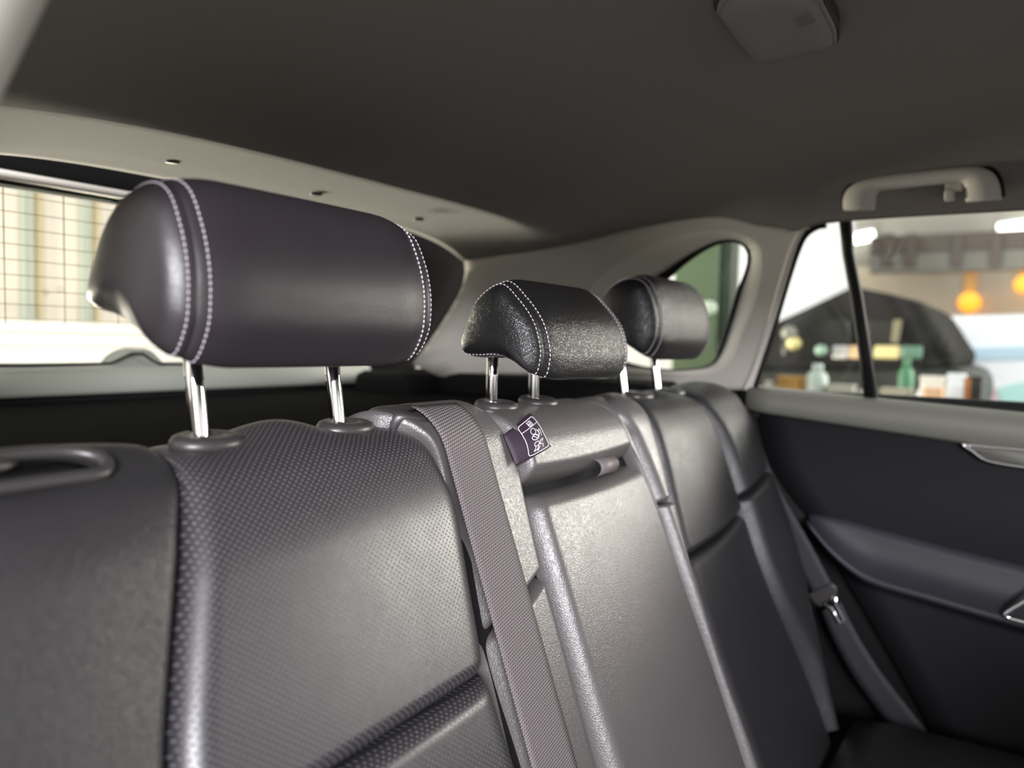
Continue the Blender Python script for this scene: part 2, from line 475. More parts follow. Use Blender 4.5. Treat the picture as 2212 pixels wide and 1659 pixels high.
# straight-sided resample keeps the corners: add wall-following rings
def onw(p):
    return Vector((wall_x(p.y, p.z), p.y, p.z))
rings = [[p+Vector((.02, 0, 0)) for p in O], O]
for k in (.2, .4, .6, .8): rings.append([onw(o.lerp(b, k)) for o, b in zip(O, B)])
rings += [B, mid, m2, [g+Vector((.018, 0, 0)) for g in G]]
side = loft('wall_right', rings, M_trim, None, True)
tag(side, 'pale beige rear quarter trim around the small side window', 'wall', kind='structure')
rings = [[b.lerp(g, -.02)+Vector((-.0005, 0, 0)) for b, g in zip(B, G)], [b.lerp(g, .25)+Vector((.0025, 0, 0)) for b, g in zip(B, G)], [b.lerp(g, .7)+Vector((.012, 0, 0)) for b, g in zip(B, G)]]
o = loft('window_surround', rings, M_trim2, side); o['label'] = 'lighter bevelled surround of the quarter window'
win = thing('window_1', 'small rounded triangular quarter window behind the far headrest', 'window', (1.43, .57, 1.14), kind='structure')
loft('seal', [[g.lerp(b, .22)+Vector((.013, 0, 0)) for b, g in zip(B, G)], [g.lerp(b, .02)+Vector((.012, 0, 0)) for b, g in zip(B, G)], [g.lerp(b, -.03)+Vector((.020, 0, 0)) for b, g in zip(B, G)], [g.lerp(b, .10)+Vector((.028, 0, 0)) for b, g in zip(B, G)]], M_rub, win)
gl = [g.lerp(b, .1)+Vector((.022, 0, 0)) for b, g in zip(B, G)]
mk('pane', gl+[p+Vector((.003, 0, 0)) for p in gl], [tuple(range(NQ)), tuple(range(2*NQ-1, NQ-1, -1))], M_glass, win, False)

# ================================================================== TAILGATE
def tg_pt(x, z):            # raked plane of the rear window
    return Vector((x, 1.17+(1.399-z)*.6, z))
win2 = thing('window_2', 'bright rear window with thin heating wires in a black tailgate frame', 'window', (CX, 1.27, 1.11), kind='structure')
def tgloop(hw, z0, z1, pwr, n=80, dy=0.0):
    L = []; zc = (z0+z1)/2; hz = (z1-z0)/2
    for i in range(n):
        a = 2*PI*i/n; c, s = math.cos(a), math.sin(a)
        x = CX+hw*math.copysign(abs(c)**(2/pwr[0]), c); z = zc+hz*math.copysign(abs(s)**(2/pwr[1]), s)
        # lower corners sweep inwards
        if z < zc: x = CX+(x-CX)*(1-.10*((zc-z)/hz)**2)
        p = tg_pt(x, z); p.y += dy; L.append(p)
    return L
g0 = tgloop(.570, 1.145, 1.398, (4, 7))
g1 = tgloop(.583, 1.140, 1.404, (4, 7), dy=-.006)
g2 = tgloop(.66, 1.09, 1.48, (5, 6), dy=-.02)
g3 = tgloop(.78, 1.02, 1.62, (6, 6), dy=.0)
g4 = tgloop(.78, 1.02, 1.62, (6, 6), dy=.06)
gg = tgloop(.570, 1.145, 1.398, (4, 7), dy=.03)
loft('frame', [gg, g0, g1, g2, g3, g4], M_blk, win2)
n = len(g0)
gl = [p+Vector((0, .012, 0)) for p in tgloop(.575, 1.142, 1.401, (4, 7))]
mk('pane', gl+[p+Vector((0, .004, 0)) for p in gl], [tuple(range(n)), tuple(range(2*n-1, n-1, -1))], M_glass, win2, False)
for i in range(11):
    z = 1.386-i*.0212; hw = .535-.02*(i/10)
    a = tg_pt(CX-hw, z); b = tg_pt(CX+hw, z); d = Vector((0, .008, 0))
    q = Vector((0, -.0004, .00055))
    tube('heating_wire', [a+d, b+d], .00055, M_wire, win2, 6)
def ontg(px, py):
    d = ray(px, py); t = .5
    while t < 4:
        p = CAMPOS+d*t
        if p.y > 1.17+(1.399-p.z)*.6: return p
        t += .001
for k in range(5):
    a = ontg(12, 402); b = ontg(17, 700); a2 = ontg(143, 420); b2 = ontg(146, 700)
    a = a+(a2-a)*k; b = b+(b2-b)*k; d = Vector((0, .008, 0))
    tube('heating_wire', [a+d, b+d], .0007, M_wire, win2, 6)
# pale strip over the glass
st = []
for zz, dy in ((1.4005, -.010), (1.403, -.020), (1.409, -.022), (1.413, -.014)):
    st.append([tg_pt(CX+.44*(-1+2*i/30), zz)+Vector((0, dy, 0)) for i in range(31)])
o = loft('upper_trim', st, M_trim, win2, False)
sm = o.modifiers.new('solid', 'SOLIDIFY'); sm.thickness = .006
# grey lower tailgate trim and black panel below
tgt = thing('wall_back', 'grey tailgate ledge under the rear window above a black lower panel', 'tailgate trim', (CX, 1.27, .5), kind='structure')
prof = [(-.018, 1.146), (-.030, 1.142), (-.040, 1.135), (-.046, 1.120), (-.048, 1.100), (-.040, 1.094), (.05, 1.094), (.06, 1.144)]
L = []
for i in range(41):
    x = CX+.53*(-1+2*i/40); yb = 1.337
    L.append([Vector((x, yb+a, z)) for a, z in prof])
loft('ledge', L, plastic('grey_green_trim', (.36, .38, .34), .85, .08), tgt, True, True, True)
box('lower_panel', (CX, 1.33, .82), (1.24, .05, .55), M_blk, tgt, .01)
hump = []
hp = [(245, 787), (262, 768), (285, 756), (310, 753), (330, 758), (348, 775), (360, 787)]
pts = cr([ony(a, b, 1.303) for a, b in hp], 20)
prism('latch_cover', pts+[pts[-1]+Vector((0, 0, -.012)), pts[0]+Vector((0, 0, -.012))], (0, .05, 0), plastic('grey_green_trim', (.40, .42, .38)), tgt, .006, seg=3)
tube('rubber_edge', [ony(a, b, 1.288) for a, b in ((-60, 791), (60, 790), (180, 787), (238, 785), (262, 775), (285, 764), (308, 764), (328, 778), (345, 786), (420, 787))], .0022, M_rub, tgt, 8)

# ---- cargo cover behind the seats
cc = thing('cargo_cover', 'black roller cargo cover stretched behind the seat backs', 'cargo cover', (CX, .9, 1.07))
box('cover_sheet', (CX, .945, 1.082), (1.28, .69, .006), pm('black_vinyl', (.002, .002, .002), .9, .03), cc, .002)
tube('roller_case', [(CX-.62, .615, 1.075), (CX+.62, .615, 1.075)], .022, M_blk, cc, 16)
box('end_cap', (CX+.605, .625, 1.082), (.06, .08, .05), M_pl, cc, .006)

# ================================================================== FAR DOOR
door = thing('door_1', 'far rear passenger door with dark panel and open view through its window', 'door', (1.50, -.2, .35), kind='structure')
YD0, YD1 = -1.3, .445
def beltz(y): return 1.0935+.0445*y
# belt trim
pr = [(-.004, .012), (-.014, .010), (-.024, .002), (-.028, -.012), (-.026, -.030), (-.010, -.036), (.03, -.036), (.03, .012)]
L = []
for i in range(40):
    y = YD0+(YD1-YD0)*i/39
    dz = 0.0; ex = 1+.45*max(0, .45-y)/.45
    L.append([Vector((1.472+a, y, beltz(y)+(b if b > 0 else b*ex))) for a, b in pr])
loft('belt_trim', L, M_belttrim, door, True, True, True)
# main panel: rear edge follows the wheel arch
redge = cr([onx(a, b, 1.455) for a, b in ((1622, 880), (1640, 940), (1662, 1000), (1700, 1065), (1745, 1125), (1800, 1215), (1900, 1385), (2020, 1600))], 24)
pan = [[], []]
NPZ = 30
Vp = []
for j in range(NPZ):
    p = redge[int(j*23/(NPZ-1))] if False else None
for j in range(24):
    e = redge[j]
    for i in range(30):
        t = i/29; y = e.y+(YD0-e.y)*t
        zt = beltz(y)-.030 if j == 0 else e.z
        z = e.z if j else beltz(y)-.03
        if j: z = min(e.z-(0.12*(e.y-y)*(1-j/23)*.35), beltz(y)-.035)
        x = 1.470-.010*math.sin(PI*min(1, j/10))
        Vp.append((x, y, z))
n0 = len(Vp)
Vp += [(x+.06, y, z) for x, y, z in Vp]
Fp = grid_faces(30, 24)+[tuple(n0+q for q in reversed(f)) for f in grid_faces(30, 24)]
bd = [i for i in range(30)]+[j*30+29 for j in range(1, 24)]+[23*30+i for i in range(28, -1, -1)]+[j*30 for j in range(22, 0, -1)]
for q in range(len(bd)):
    a, b = bd[q], bd[(q+1) % len(bd)]; Fp.append((a, b, n0+b, n0+a))
mk('panel', Vp, Fp, M_door, door)
# armrest bulge
up_ = cr([onx(a, b, 1.455) for a, b in ((1742, 1112), (1800, 1120), (1900, 1146), (2050, 1186), (2212, 1226), (2500, 1300))], 40)
lo_ = cr([onx(a, b, 1.43) for a, b in ((1748, 1122), (1795, 1180), (1850, 1228), (1900, 1253), (2000, 1282), (2100, 1311), (2212, 1342), (2500, 1420))], 40)
L = []
for a, b in zip(up_, lo_):
    hgt = (a.z-b.z)
    L.append([Vector((1.475, a.y, a.z+.004)), Vector((1.455, a.y, a.z)), a.lerp(b, .2)+Vector((.002, 0, 0)), a.lerp(b, .5)+Vector((.006, 0, 0)), a.lerp(b, .8)+Vector((.0, 0, 0)),
              a.lerp(b, .93)+Vector((-.014, 0, 0)), b+Vector((-.020, 0, .0)), b+Vector((-.012, 0, -.010)), Vector((1.475, b.y, b.z-.016))])
loft('armrest', L, M_armdoor, door, True, True, True)
# chrome latch recess and pull handle
hp = [onx(a, b, 1.452) for a, b in ((2080, 960), (2098, 972), (2125, 992), (2160, 1001), (2212, 1009), (2300, 1020), (2360, 1000), (2330, 985), (2212, 972), (2140, 966))]
tube('latch_bezel', cr(hp, 40, True), .0028, M_chrome, door, 8, closed=True)
c0 = cr(hp, 40, True)
mk('latch_recess', [p+Vector((.004, 0, 0)) for p in c0]+[p+Vector((.010, 0, 0)) for p in c0], [tuple(range(40)), tuple(range(79, 39, -1))]+[(i, (i+1) % 40, 40+(i+1) % 40, 40+i) for i in range(40)], M_belttrim, door)
tube('pull_handle', cr([onx(a, b, 1.41) for a, b in ((2300, 1250), (2215, 1298), (2170, 1326), (2178, 1334), (2215, 1344), (2320, 1370))], 30), .004, M_chrome, door, 8)
# window: glass, seals, quarter divider
def dg(px, py, off=-.012): return onwall(px, py, off)
gp = [dg(1745, 480), dg(1640, 780), dg(1615, 860), dg(2450, 940), dg(2450, 430)]
ga = [Vector((1.385, -1.25, 1.42)), Vector((1.385, .335, 1.42)), Vector((1.43, .392, 1.27)), Vector((1.478, .45, 1.10)), Vector((1.478, -1.25, 1.04))]
prism('pane', ga, (.004, 0, 0), M_glass, door, 0, False)
o = tube('divider_bar', [dg(1826, 470), dg(1832, 545), dg(1850, 640), dg(1868, 760), dg(1884, 880)], [.0105, .0095, .0105, .011, .0115], M_rub, door, 10)
tube('window_seal', cr(pw([(1785, 486), (1765, 490), (1740, 508), (1722, 545), (1700, 612), (1672, 706), (1645, 790), (1628, 850)], -.004), 60), .0055, M_rub, door, 8)
# pale edge of the C-pillar trim, beside the seal
a_ = pw([(1742, 490), (1722, 530), (1702, 595), (1672, 695), (1642, 786), (1622, 842)], .003)
b_ = pw([(1722, 500), (1704, 540), (1682, 610), (1652, 712), (1624, 795), (1603, 842)], .007)
a_ = cr(a_, 30); b_ = cr(b_, 30)
o = loft('pillar_edge', [[q+Vector((.02, .004, 0)) for q in b_], b_, [p.lerp(q, .5)+Vector((-.004, 0, 0)) for p, q in zip(a_, b_)], a_, [p+Vector((.02, -.002, 0)) for p in a_]], M_trim2, side, False)
# dark trim below the pillar between seat and door
lw = thing('trim_1', 'black lower side trim between far seat bolster and door', 'trim', (1.47, .4, .4), kind='structure')
box('panel', (1.515, .55, .66), (.05, 1.5, .92), M_blk, lw, .01)
box('cargo_side', (1.40, .93, .80), (.17, .70, .655), M_blk, lw, .02)
box('cargo_corner', (1.32, 1.17, .80), (.22, .16, .655), M_blk, lw, .02)
prism('sill_strip', [onx(a, b, 1.468) for a, b in ((1600, 838), (1630, 842), (1640, 900), (1700, 1040), (1760, 1140), (1700, 1140), (1640, 1000), (1600, 900))], (.03, 0, 0), M_rub, lw, .002)

# ---- near side: pillar, roof rail and quarter wall around the doorway (mirror of the far side)
def mir(p): return Vector((2*CX-p[0], p[1], p[2]))
NO = [mir(p) for p in O]; NB = [mir(p) for p in B]; NG = [mir(p) for p in G]
rings = [[p-Vector((.03, 0, 0)) for p in NO], NO]+[[mir(onw(o.lerp(b, k))) for o, b in zip(O, B)] for k in (.3, .65)]+[NB, [g-Vector((.018, 0, 0)) for g in NG]]
sl = loft('wall_left', rings, M_trim, None, True)
tag(sl, 'pale beige pillar trim at the top left corner of the doorway', 'wall', kind='structure')
box('lower_side', (CX-(1.50-CX), .80, .72), (.05, .74, .82), M_blk, sl, .01)
# front of the cabin: pillars, front seat backs and dash, which shade the lower part of the bench
wf = thing('wall_front', 'dark front seat backs, dash and centre pillars ahead of the bench', 'cabin front', (CX, -.7, .33), kind='structure')
for x in (.40, 1.166):
    L = []
    for z, hw, y0, y1 in ((.36, .22, -.52, -.40), (.5, .25, -.62, -.42), (.8, .26, -.66, -.50), (1.0, .24, -.66, -.54), (1.10, .19, -.65, -.56), (1.13, .12, -.64, -.58)):
        L.append([Vector((x+hw*math.copysign(abs(math.cos(2*PI*i/24))**.5, math.cos(2*PI*i/24)), (y0+y1)/2+(y1-y0)/2*math.copysign(abs(math.sin(2*PI*i/24))**.6, math.sin(2*PI*i/24)), z)) for i in range(24)])
    loft('front_seat_back', L, M_seat, wf, True, True, True)
box('dash', (CX, -1.55, .70), (1.40, .35, .55), M_blk, wf, .05)
for x, xt in ((1.49, 1.40), (2*CX-1.49, 2*CX-1.40)):
    tube('centre_pillar', [(x, -.56, .35), (x, -.54, 1.08), (xt, -.50, 1.43)], .05, M_trim, wf, 8)
box('near_front_door', (2*CX-1.50, -1.15, .70), (.06, 1.15, .75), M_blk, wf, .01)
# floor of the car
fl = box('floor', (CX, -.35, .30), (1.46, 2.3, .05), cloth('floor_carpet', (.02, .02, .022), 1, 500, .5), None, .01)
tag(fl, 'black carpeted car floor below the rear bench', 'floor', kind='structure')

# ================================================================== REAR SEAT
NEAR_SEAM = [(-.10, .300), (.0, .300), (.024, .298), (.042, .296), (.062, .292), (.089, .283), (.124, .272), (.168, .258), (.213, .245), (.30, .230), (.60, .215)]
NEAR_R = [(-.10, .500), (-.01, .505), (.010, .512), (.028, .523), (.048, .535), (.068, .542), (.102, .547), (.132, .546), (.161, .542), (.193, .537), (.229, .532), (.262, .527), (.344, .532), (.60, .545)]
FAR_L = [(-.10, 1.045), (0, 1.030), (.028, 1.010), (.076, 1.004), (.130, 1.000), (.181, .990), (.244, .980), (.305, .975), (.41, .977), (.541, .988), (.70, .99)]
FAR_R = [(-.10, 1.225), (.044, 1.224), (.086, 1.230), (.152, 1.240), (.23, 1.238), (.312, 1.235), (.39, 1.246), (.499, 1.276), (.57, 1.289), (.70, 1.30)]
FAR_O = [(-.10, 1.42), (-.02, 1.425), (.046, 1.425), (.11, 1.418), (.189, 1.409), (.243, 1.418), (.317, 1.420), (.382, 1.405), (.427, 1.375), (.50, 1.345), (.548, 1.33), (.70, 1.32)]
def dip(x, s, cx, cs=.006, rx=.034, rs=.03, d=.010):
    return -d*math.exp(-((x-cx)/rx)**2-((s-cs)/rs)**2)
def near_extra(x, s):
    return dip(x, s, .333)+dip(x, s, .470)+.004*math.exp(-((x-.40)/.03)**2-((s-.0)/.03)**2)+dip(x, s, .20, .028, .055, .022, .012)
def far_extra(x, s): return dip(x, s, 1.081)+dip(x, s, 1.209)
def shell(name, x0, x1, parent, s1=.66):
    ss = [-.40, -.25, -.12]+[-.0864+.0864*i/6 for i in range(7)]+[SR*AL*i/6 for i in range(1, 7)]+[.15, .3, .45, s1]
    L = []
    for x in (x0, x0+.004, x1-.004, x1):
        L.append([SP(x, s, -.014) for s in ss]+[Vector((x, .44, .52))])
    return loft(name, L, M_shell, parent, True, True, True, False)

# ---- near seat
near = thing('rear_seat', 'near rear seat back in perforated charcoal leather with plain side bolster', 'car seat', (.33, .36, .55), 'rear seat backs')
shell('shell', .10, .50, near)
o = seat_panel('side_bolster', .096, NEAR_SEAM, -.085, .62, -.014, lambda x, s: -.006+.012*sm01((s-.03)/.08), (.03, .012, .02, .02), M_seat, near, 40, 110, (1, 1, 0, 0), .006, near_extra)
o['label'] = 'plain smooth leather outer bolster'
seat_panel('upper_panel', NEAR_SEAM, NEAR_R, -.085, lambda u: .268-.008*u, -.010, lambda x, s: -.005+.019*sm01((s-.005)/.12), (.022, .030, .02, .016), M_perf, near, 70, 150, (1, 1, 0, 1), .004, near_extra)
seat_panel('lower_panel', NEAR_SEAM, NEAR_R, lambda u: .269-.008*u, .62, -.006, .014, (.022, .030, .018, .02), M_perf, near, 60, 90, (1, 1, 1, 0), .004)
# release latch on the shoulder
pts = [SP(x, s, -.003) for x, s in ((.10, .010), (.19, .008), (.232, .012), (.250, .026), (.246, .040), (.226, .041), (.16, .042), (.10, .044))]
lt = tube('latch_surround', cr(pts, 60, True), .0045, M_pl, near, 10, closed=True)
pts = cr([SP(x, s, -.006) for x, s in ((.10, .014), (.19, .012), (.226, .016), (.240, .027), (.236, .036), (.16, .038), (.10, .039))], 40, True)
mk('latch_recess', pts+[p+Vector((0, 0, -.012)) for p in pts], [tuple(range(40)), tuple(range(79, 39, -1))]+[(i, (i+1) % 40, 40+(i+1) % 40, 40+i) for i in range(40)], M_blk, near, True)
L = []
for i in range(16):
    x = .10+.105*i/15; k = rnd((1-i/15)/.25) if i < 15 else .05
    L.append([SP(x, .021+.008*math.cos(2*PI*q/12)*k, -.003+.005*math.sin(2*PI*q/12)*k) for q in range(12)])
loft('latch_lever', L, M_pl, near, True, True, True)
def guide(name, x, parent, r=.024, sx=1.25, hh=.006, dz=-.009):
    c = SP(x, .004, 0); c.z += dz
    o = disc(name, c, (0, -.10, 1), r, hh, M_pl, parent, 30, [(1, -.6), (1, .2), (.93, .75), (.80, 1), (.40, 1.05), (.36, .6), (.01, .6)], sx, (1, 0, 0))
    return o
guide('post_guide', .338, near, .021, 1.35); guide('post_guide', .474, near, .021, 1.35)

# ---- centre seat with armrest
mid_ = thing('rear_seat', 'narrow centre seat back with folded armrest and sewn warning label', 'car seat', (.79, .30, .55), 'rear seat backs')
shell('shell', .552, .97, mid_)
STR_R = [(-.10, .640), (.0, .645), (.052, .655), (.09, .664), (.118, .661), (.152, .657), (.20, .653), (.278, .652), (.394, .651), (.60, .652)]
def strip_l(s): return lerp1(NEAR_R, s)-.012
XLs = [(s, lerp1(NEAR_R, s)+.001) for s in (-.10, -.05, 0, .03, .06, .10, .15, .2, .26, .35, .45, .60)]
def gut(x, s):    # gutter beside the near seat, ramping up to the armrest side
    t = max(0, min(1, (x-lerp1(NEAR_R, s)-.012)/.05)); t = t*t*(3-2*t)
    tt = max(0, min(1, (s-.05)/.12))
    return .003-.022*(1-t)*tt+.004*t
seat_panel('belt_strip', XLs, STR_R, -.085, lambda u: .245-.045*u, -.020, gut, (.004, .014, .02, .010), M_arm, mid_, 40, 90, (1, 1, 0, 1))
seat_panel('belt_strip', XLs, STR_R, lambda u: .247-.045*u, .62, -.020, gut, (.004, .014, .010, .02), M_arm, mid_, 40, 90, (1, 1, 1, 0))
# headrest roll
RL = [(s, x-.010) for s, x in STR_R]
ROLL_R = [(-.10, .93), (0, .905), (.038, .902), (.068, .912), (.095, .918), (.125, .918)]
def rollh(x, s): return -.003+.025*sm01((s-.005)/.075)
roll = seat_panel('headrest_roll', RL, ROLL_R, -.085, lambda u: .115+.004*math.sin(PI*u)-.003*u, -.030, rollh, (.012, .034, .02, .022), M_arm, mid_, 70, 90, (1, 1, 0, 1))
guide('post_guide', .702, mid_, .024, 1.1, .007, -.004); guide('post_guide', .790, mid_, .024, 1.1, .007, -.004)
# armrest pad
ARM_L = [(.10, .664), (.124, .665), (.153, .661), (.201, .660), (.29, .659), (.399, .660), (.62, .662)]
ARM_R = [(.10, .930), (.119, .930), (.161, .938), (.218, .944), (.294, .948), (.395, .957), (.532, .963), (.62, .966)]
arm = seat_panel('armrest', ARM_L, ARM_R, lambda u: .121+.004*math.sin(PI*u)-.003*u, .62, -.030, lambda x, s: .006+.006*rnd((s-.11)/.10), (.020, .018, .022, .02), M_arm, mid_, 70, 130, (1, 1, 1, 0), .003)
# pull loop at the top of the armrest
cxl, csl = .818, .117
L = []
for i in range(15):
    g = -PI*.1+PI*1.25*i/14
    yy = csl+.010*math.cos(g)-.002; hh = .012+.011*math.sin(g)
    L.append([SP(cxl+dx, yy, hh+dh) for dx, dh in ((-.022, 0), (.022, 0), (.022, -.002), (-.022, -.002))])
loft('pull_loop', L, M_web, arm, True, True, True)
# bolster strip on the far side: narrow inner welt and rounded outer roll, each in two lengths
RS = [(-.10, .975), (0, .958), (.03, .932), (.055, .924), (.091, .936), (.143, .946), (.183, .950), (.288, .953), (.399, .960), (.529, .965), (.70, .967)]
W_L = [(-.10, .935), (0, .908), (.038, .905), (.068, .915), (.095, .920), (.119, .930), (.161, .938), (.218, .943), (.294, .947), (.395, .956), (.532, .962), (.70, .964)]
seat_panel('inner_welt', W_L, RS, -.085, .62, -.016, lambda x, s: -.004+.008*sm01(s/.08), (.006, .004, .02, .02), M_arm, mid_, 16, 120, (1, 1, 0, 0))
seat_panel('outer_roll', RS, FAR_L, -.085, .182, -.012, lambda x, s: -.004+.014*sm01(s/.08), (.018, .022, .02, .006), M_arm, mid_, 26, 80, (1, 1, 0, 1), .003)
seat_panel('outer_roll', RS, FAR_L, .183, .62, -.012, .012, (.012, .012, .006, .02), M_arm, mid_, 26, 90, (1, 1, 1, 0), .003)
# sewn warning label
TC = [(.640, .060), (.698, .045), (.693, .082), (.642, .093)]
def tp(a, b, dh=0.0):
    x = (1-a)*(1-b)*TC[0][0]+a*(1-b)*TC[1][0]+a*b*TC[2][0]+(1-a)*b*TC[3][0]
    s = (1-a)*(1-b)*TC[0][1]+a*(1-b)*TC[1][1]+a*b*TC[2][1]+(1-a)*b*TC[3][1]
    h = (1-a)*(1-b)*.009+a*(1-b)*.0145+a*b*.0265+(1-a)*b*.012+.009*math.sin(PI*a)*(.4+.6*math.sin(PI*b))
    return SP(x, s, h+dh)
V = [tp(i/12, j/12, d) for d in (0, .0008) for j in range(13) for i in range(13)]
F = grid_faces(13, 13)+[tuple(169+q for q in f) for f in grid_faces(13, 13)]
bd = [i for i in range(13)]+[j*13+12 for j in range(1, 13)]+[12*13+i for i in range(11, -1, -1)]+[j*13 for j in range(11, 0, -1)]
F += [(bd[q], bd[(q+1) % len(bd)], 169+bd[(q+1) % len(bd)], 169+bd[q]) for q in range(len(bd))]
lab = mk('warning_label', V, F, M_tag, mid_); lab['label'] = 'dark purple sewn label with white belt pictograms'
def lab_ab(px, py):     # drawing units of the printed artwork -> label coordinates
    ox, oy = 140, 490; ux, uy = 245, -140; vx, vy = 165, 320
    det = ux*vy-uy*vx; dx, dy = px-ox, py-oy
    return (dx*vy-dy*vx)/det, (ux*dy-uy*dx)/det
def circ(cx, cy, r, n=16): return [(cx+r*math.cos(2*PI*i/n), cy+r*math.sin(2*PI*i/n)) for i in range(n+1)]
strokes = [
 ([(243, 462), (262, 452), (372, 397), (388, 400), (400, 414), (520, 640), (520, 660), (506, 672), (385, 737), (366, 740), (354, 728), (238, 490), (236, 474), (243, 462)], 5),
 ([(256, 522), (414, 447)], 4),
 ([(300, 452), (334, 434), (354, 466), (318, 486), (300, 452)], 4), ([(322, 446), (338, 474)], 4), ([(310, 458), (326, 480)], 3), ([(312, 470), (340, 452)], 3),
 (circ(338, 522, 22), 4), (circ(356, 572, 27), 5), ([(336, 560), (378, 584)], 5),
 ([(352, 545), (380, 560), (398, 540), (388, 515), (404, 504), (418, 520), (424, 560)], 4), ([(366, 508), (392, 530), (390, 578)], 4),
 (circ(384, 636, 22), 4), ([(376, 658), (388, 676), (384, 706), (408, 690), (404, 650), (420, 612)], 4), ([(404, 610), (424, 596), (438, 586), (436, 616)], 4),
 ([(400, 630), (418, 640), (446, 636), (456, 668)], 4), ([(400, 690), (416, 700), (420, 660)], 4)]
V = []; F = []
for pl_, wd in strokes:
    q0 = [lab_ab(*p) for p in pl_]; q = [q0[0]]
    for a, b in zip(q0, q0[1:]):
        ns = max(1, int(math.hypot(b[0]-a[0], b[1]-a[1])/.06))
        q += [(a[0]+(b[0]-a[0])*i/ns, a[1]+(b[1]-a[1])*i/ns) for i in range(1, ns+1)]
    P = [tp(a, b, .0011) for a, b in q]; hw = wd*.000056
    for i in range(len(P)-1):
        t = (P[i+1]-P[i]); 
        if t.length < 1e-6: continue
        a0 = q[i]; nrm = (tp(a0[0]+.02, a0[1], 0)-tp(a0[0], a0[1], 0)).cross(tp(a0[0], a0[1]+.02, 0)-tp(a0[0], a0[1], 0)).normalized()
        sd = t.normalized().cross(nrm)*hw; e = t.normalized()*hw*.5; b0 = len(V)
        if nrm.y > 0: nrm = -nrm
        up2 = nrm*.00025
        for z in (Vector((0, 0, 0)), up2):
            V += [P[i]-e-sd+z, P[i]-e+sd+z, P[i+1]+e+sd+z, P[i+1]+e-sd+z]
        F += [(b0+4, b0+5, b0+6, b0+7), (b0, b0+1, b0+5, b0+4), (b0+1, b0+2, b0+6, b0+5), (b0+2, b0+3, b0+7, b0+6), (b0+3, b0, b0+4, b0+7), (b0+3, b0+2, b0+1, b0)]
mk('printed_pictogram', V, F, M_print, lab, False)
# belt exit guide on the shoulder
bgd = seat_panel('belt_exit_guide', [(-.05, .530), (.0, .522), (.022, .520), (.036, .545)], [(-.05, .640), (.0, .636), (.02, .632), (.036, .615)], -.045, .036, -.004, .0065, (.008, .008, .008, .006), M_pl, mid_, 30, 30)
mk('slot', [SP(x, s, h) for h in (.0070, .004) for x, s in ((.536, .018), (.612, .013), (.612, .0175), (.536, .0225))], [(0, 1, 2, 3), (7, 6, 5, 4), (0, 4, 5, 1), (1, 5, 6, 2), (2, 6, 7, 3), (3, 7, 4, 0)], M_blk, bgd, False)

# ---- far seat
far = thing('rear_seat', 'far rear seat back beside the door with smooth flared bolster', 'car seat', (1.2, .30, .55), 'rear seat backs')
shell('shell', 1.0, 1.41, far)
seat_panel('upper_panel', FAR_L, FAR_R, -.085, lambda u: .262-.02*u*u, -.012, lambda x, s: -.008+.018*sm01((s-.0)/.10), (.018, .014, .02, .012), M_seat, far, 50, 90, (1, 1, 0, 1), .006, far_extra)
seat_panel('lower_panel', FAR_L, FAR_R, lambda u: .263-.02*u*u, .64, -.012, .010, (.018, .014, .014, .02), M_seat, far, 50, 90, (1, 1, 1, 0), .006)
seat_panel('side_bolster', FAR_R, FAR_O, -.085, lambda u: .222-.035*u, -.012, lambda x, s: -.006+.026*sm01((s-.0)/.12), (.02, .05, .02, .010), M_seat, far, 44, 70, (1, 1, 0, 1), .012, far_extra)
seat_panel('side_bolster', FAR_R, FAR_O, lambda u: .223-.035*u, .62, -.012, .022, (.02, .05, .010, .02), M_seat, far, 44, 90, (1, 1, 1, 0), .014)
guide('post_guide', 1.081, far, .021, 1.35); guide('post_guide', 1.209, far, .021, 1.35)

# ---- bench cushion
cu = thing('seat_cushion', 'dark leather bench cushion below the far seat back', 'car seat', (.8, .0, .45))
L = []
for i in range(30):
    x = .12+1.29*i/29; e = rnd(min(i, 29-i)/4)
    pr = [(.20, .46), (.225, .570), (.215, .590), (.17, .600), (.05, .606), (-.08, .606), (-.16, .600), (-.20, .582), (-.21, .55), (-.19, .46)]
    L.append([Vector((x, y, .46+(z-.46)*(.8+.2*e))) for y, z in pr])
loft('cushion', L, M_seat, cu, True, True, True)
for x in (.56, 1.0):
    tube('seam', [Vector((x, y, z+.002)) for y, z in ((.215, .590), (.17, .600), (.05, .606), (-.08, .606), (-.16, .600))], .0022, M_shell, cu, 6)

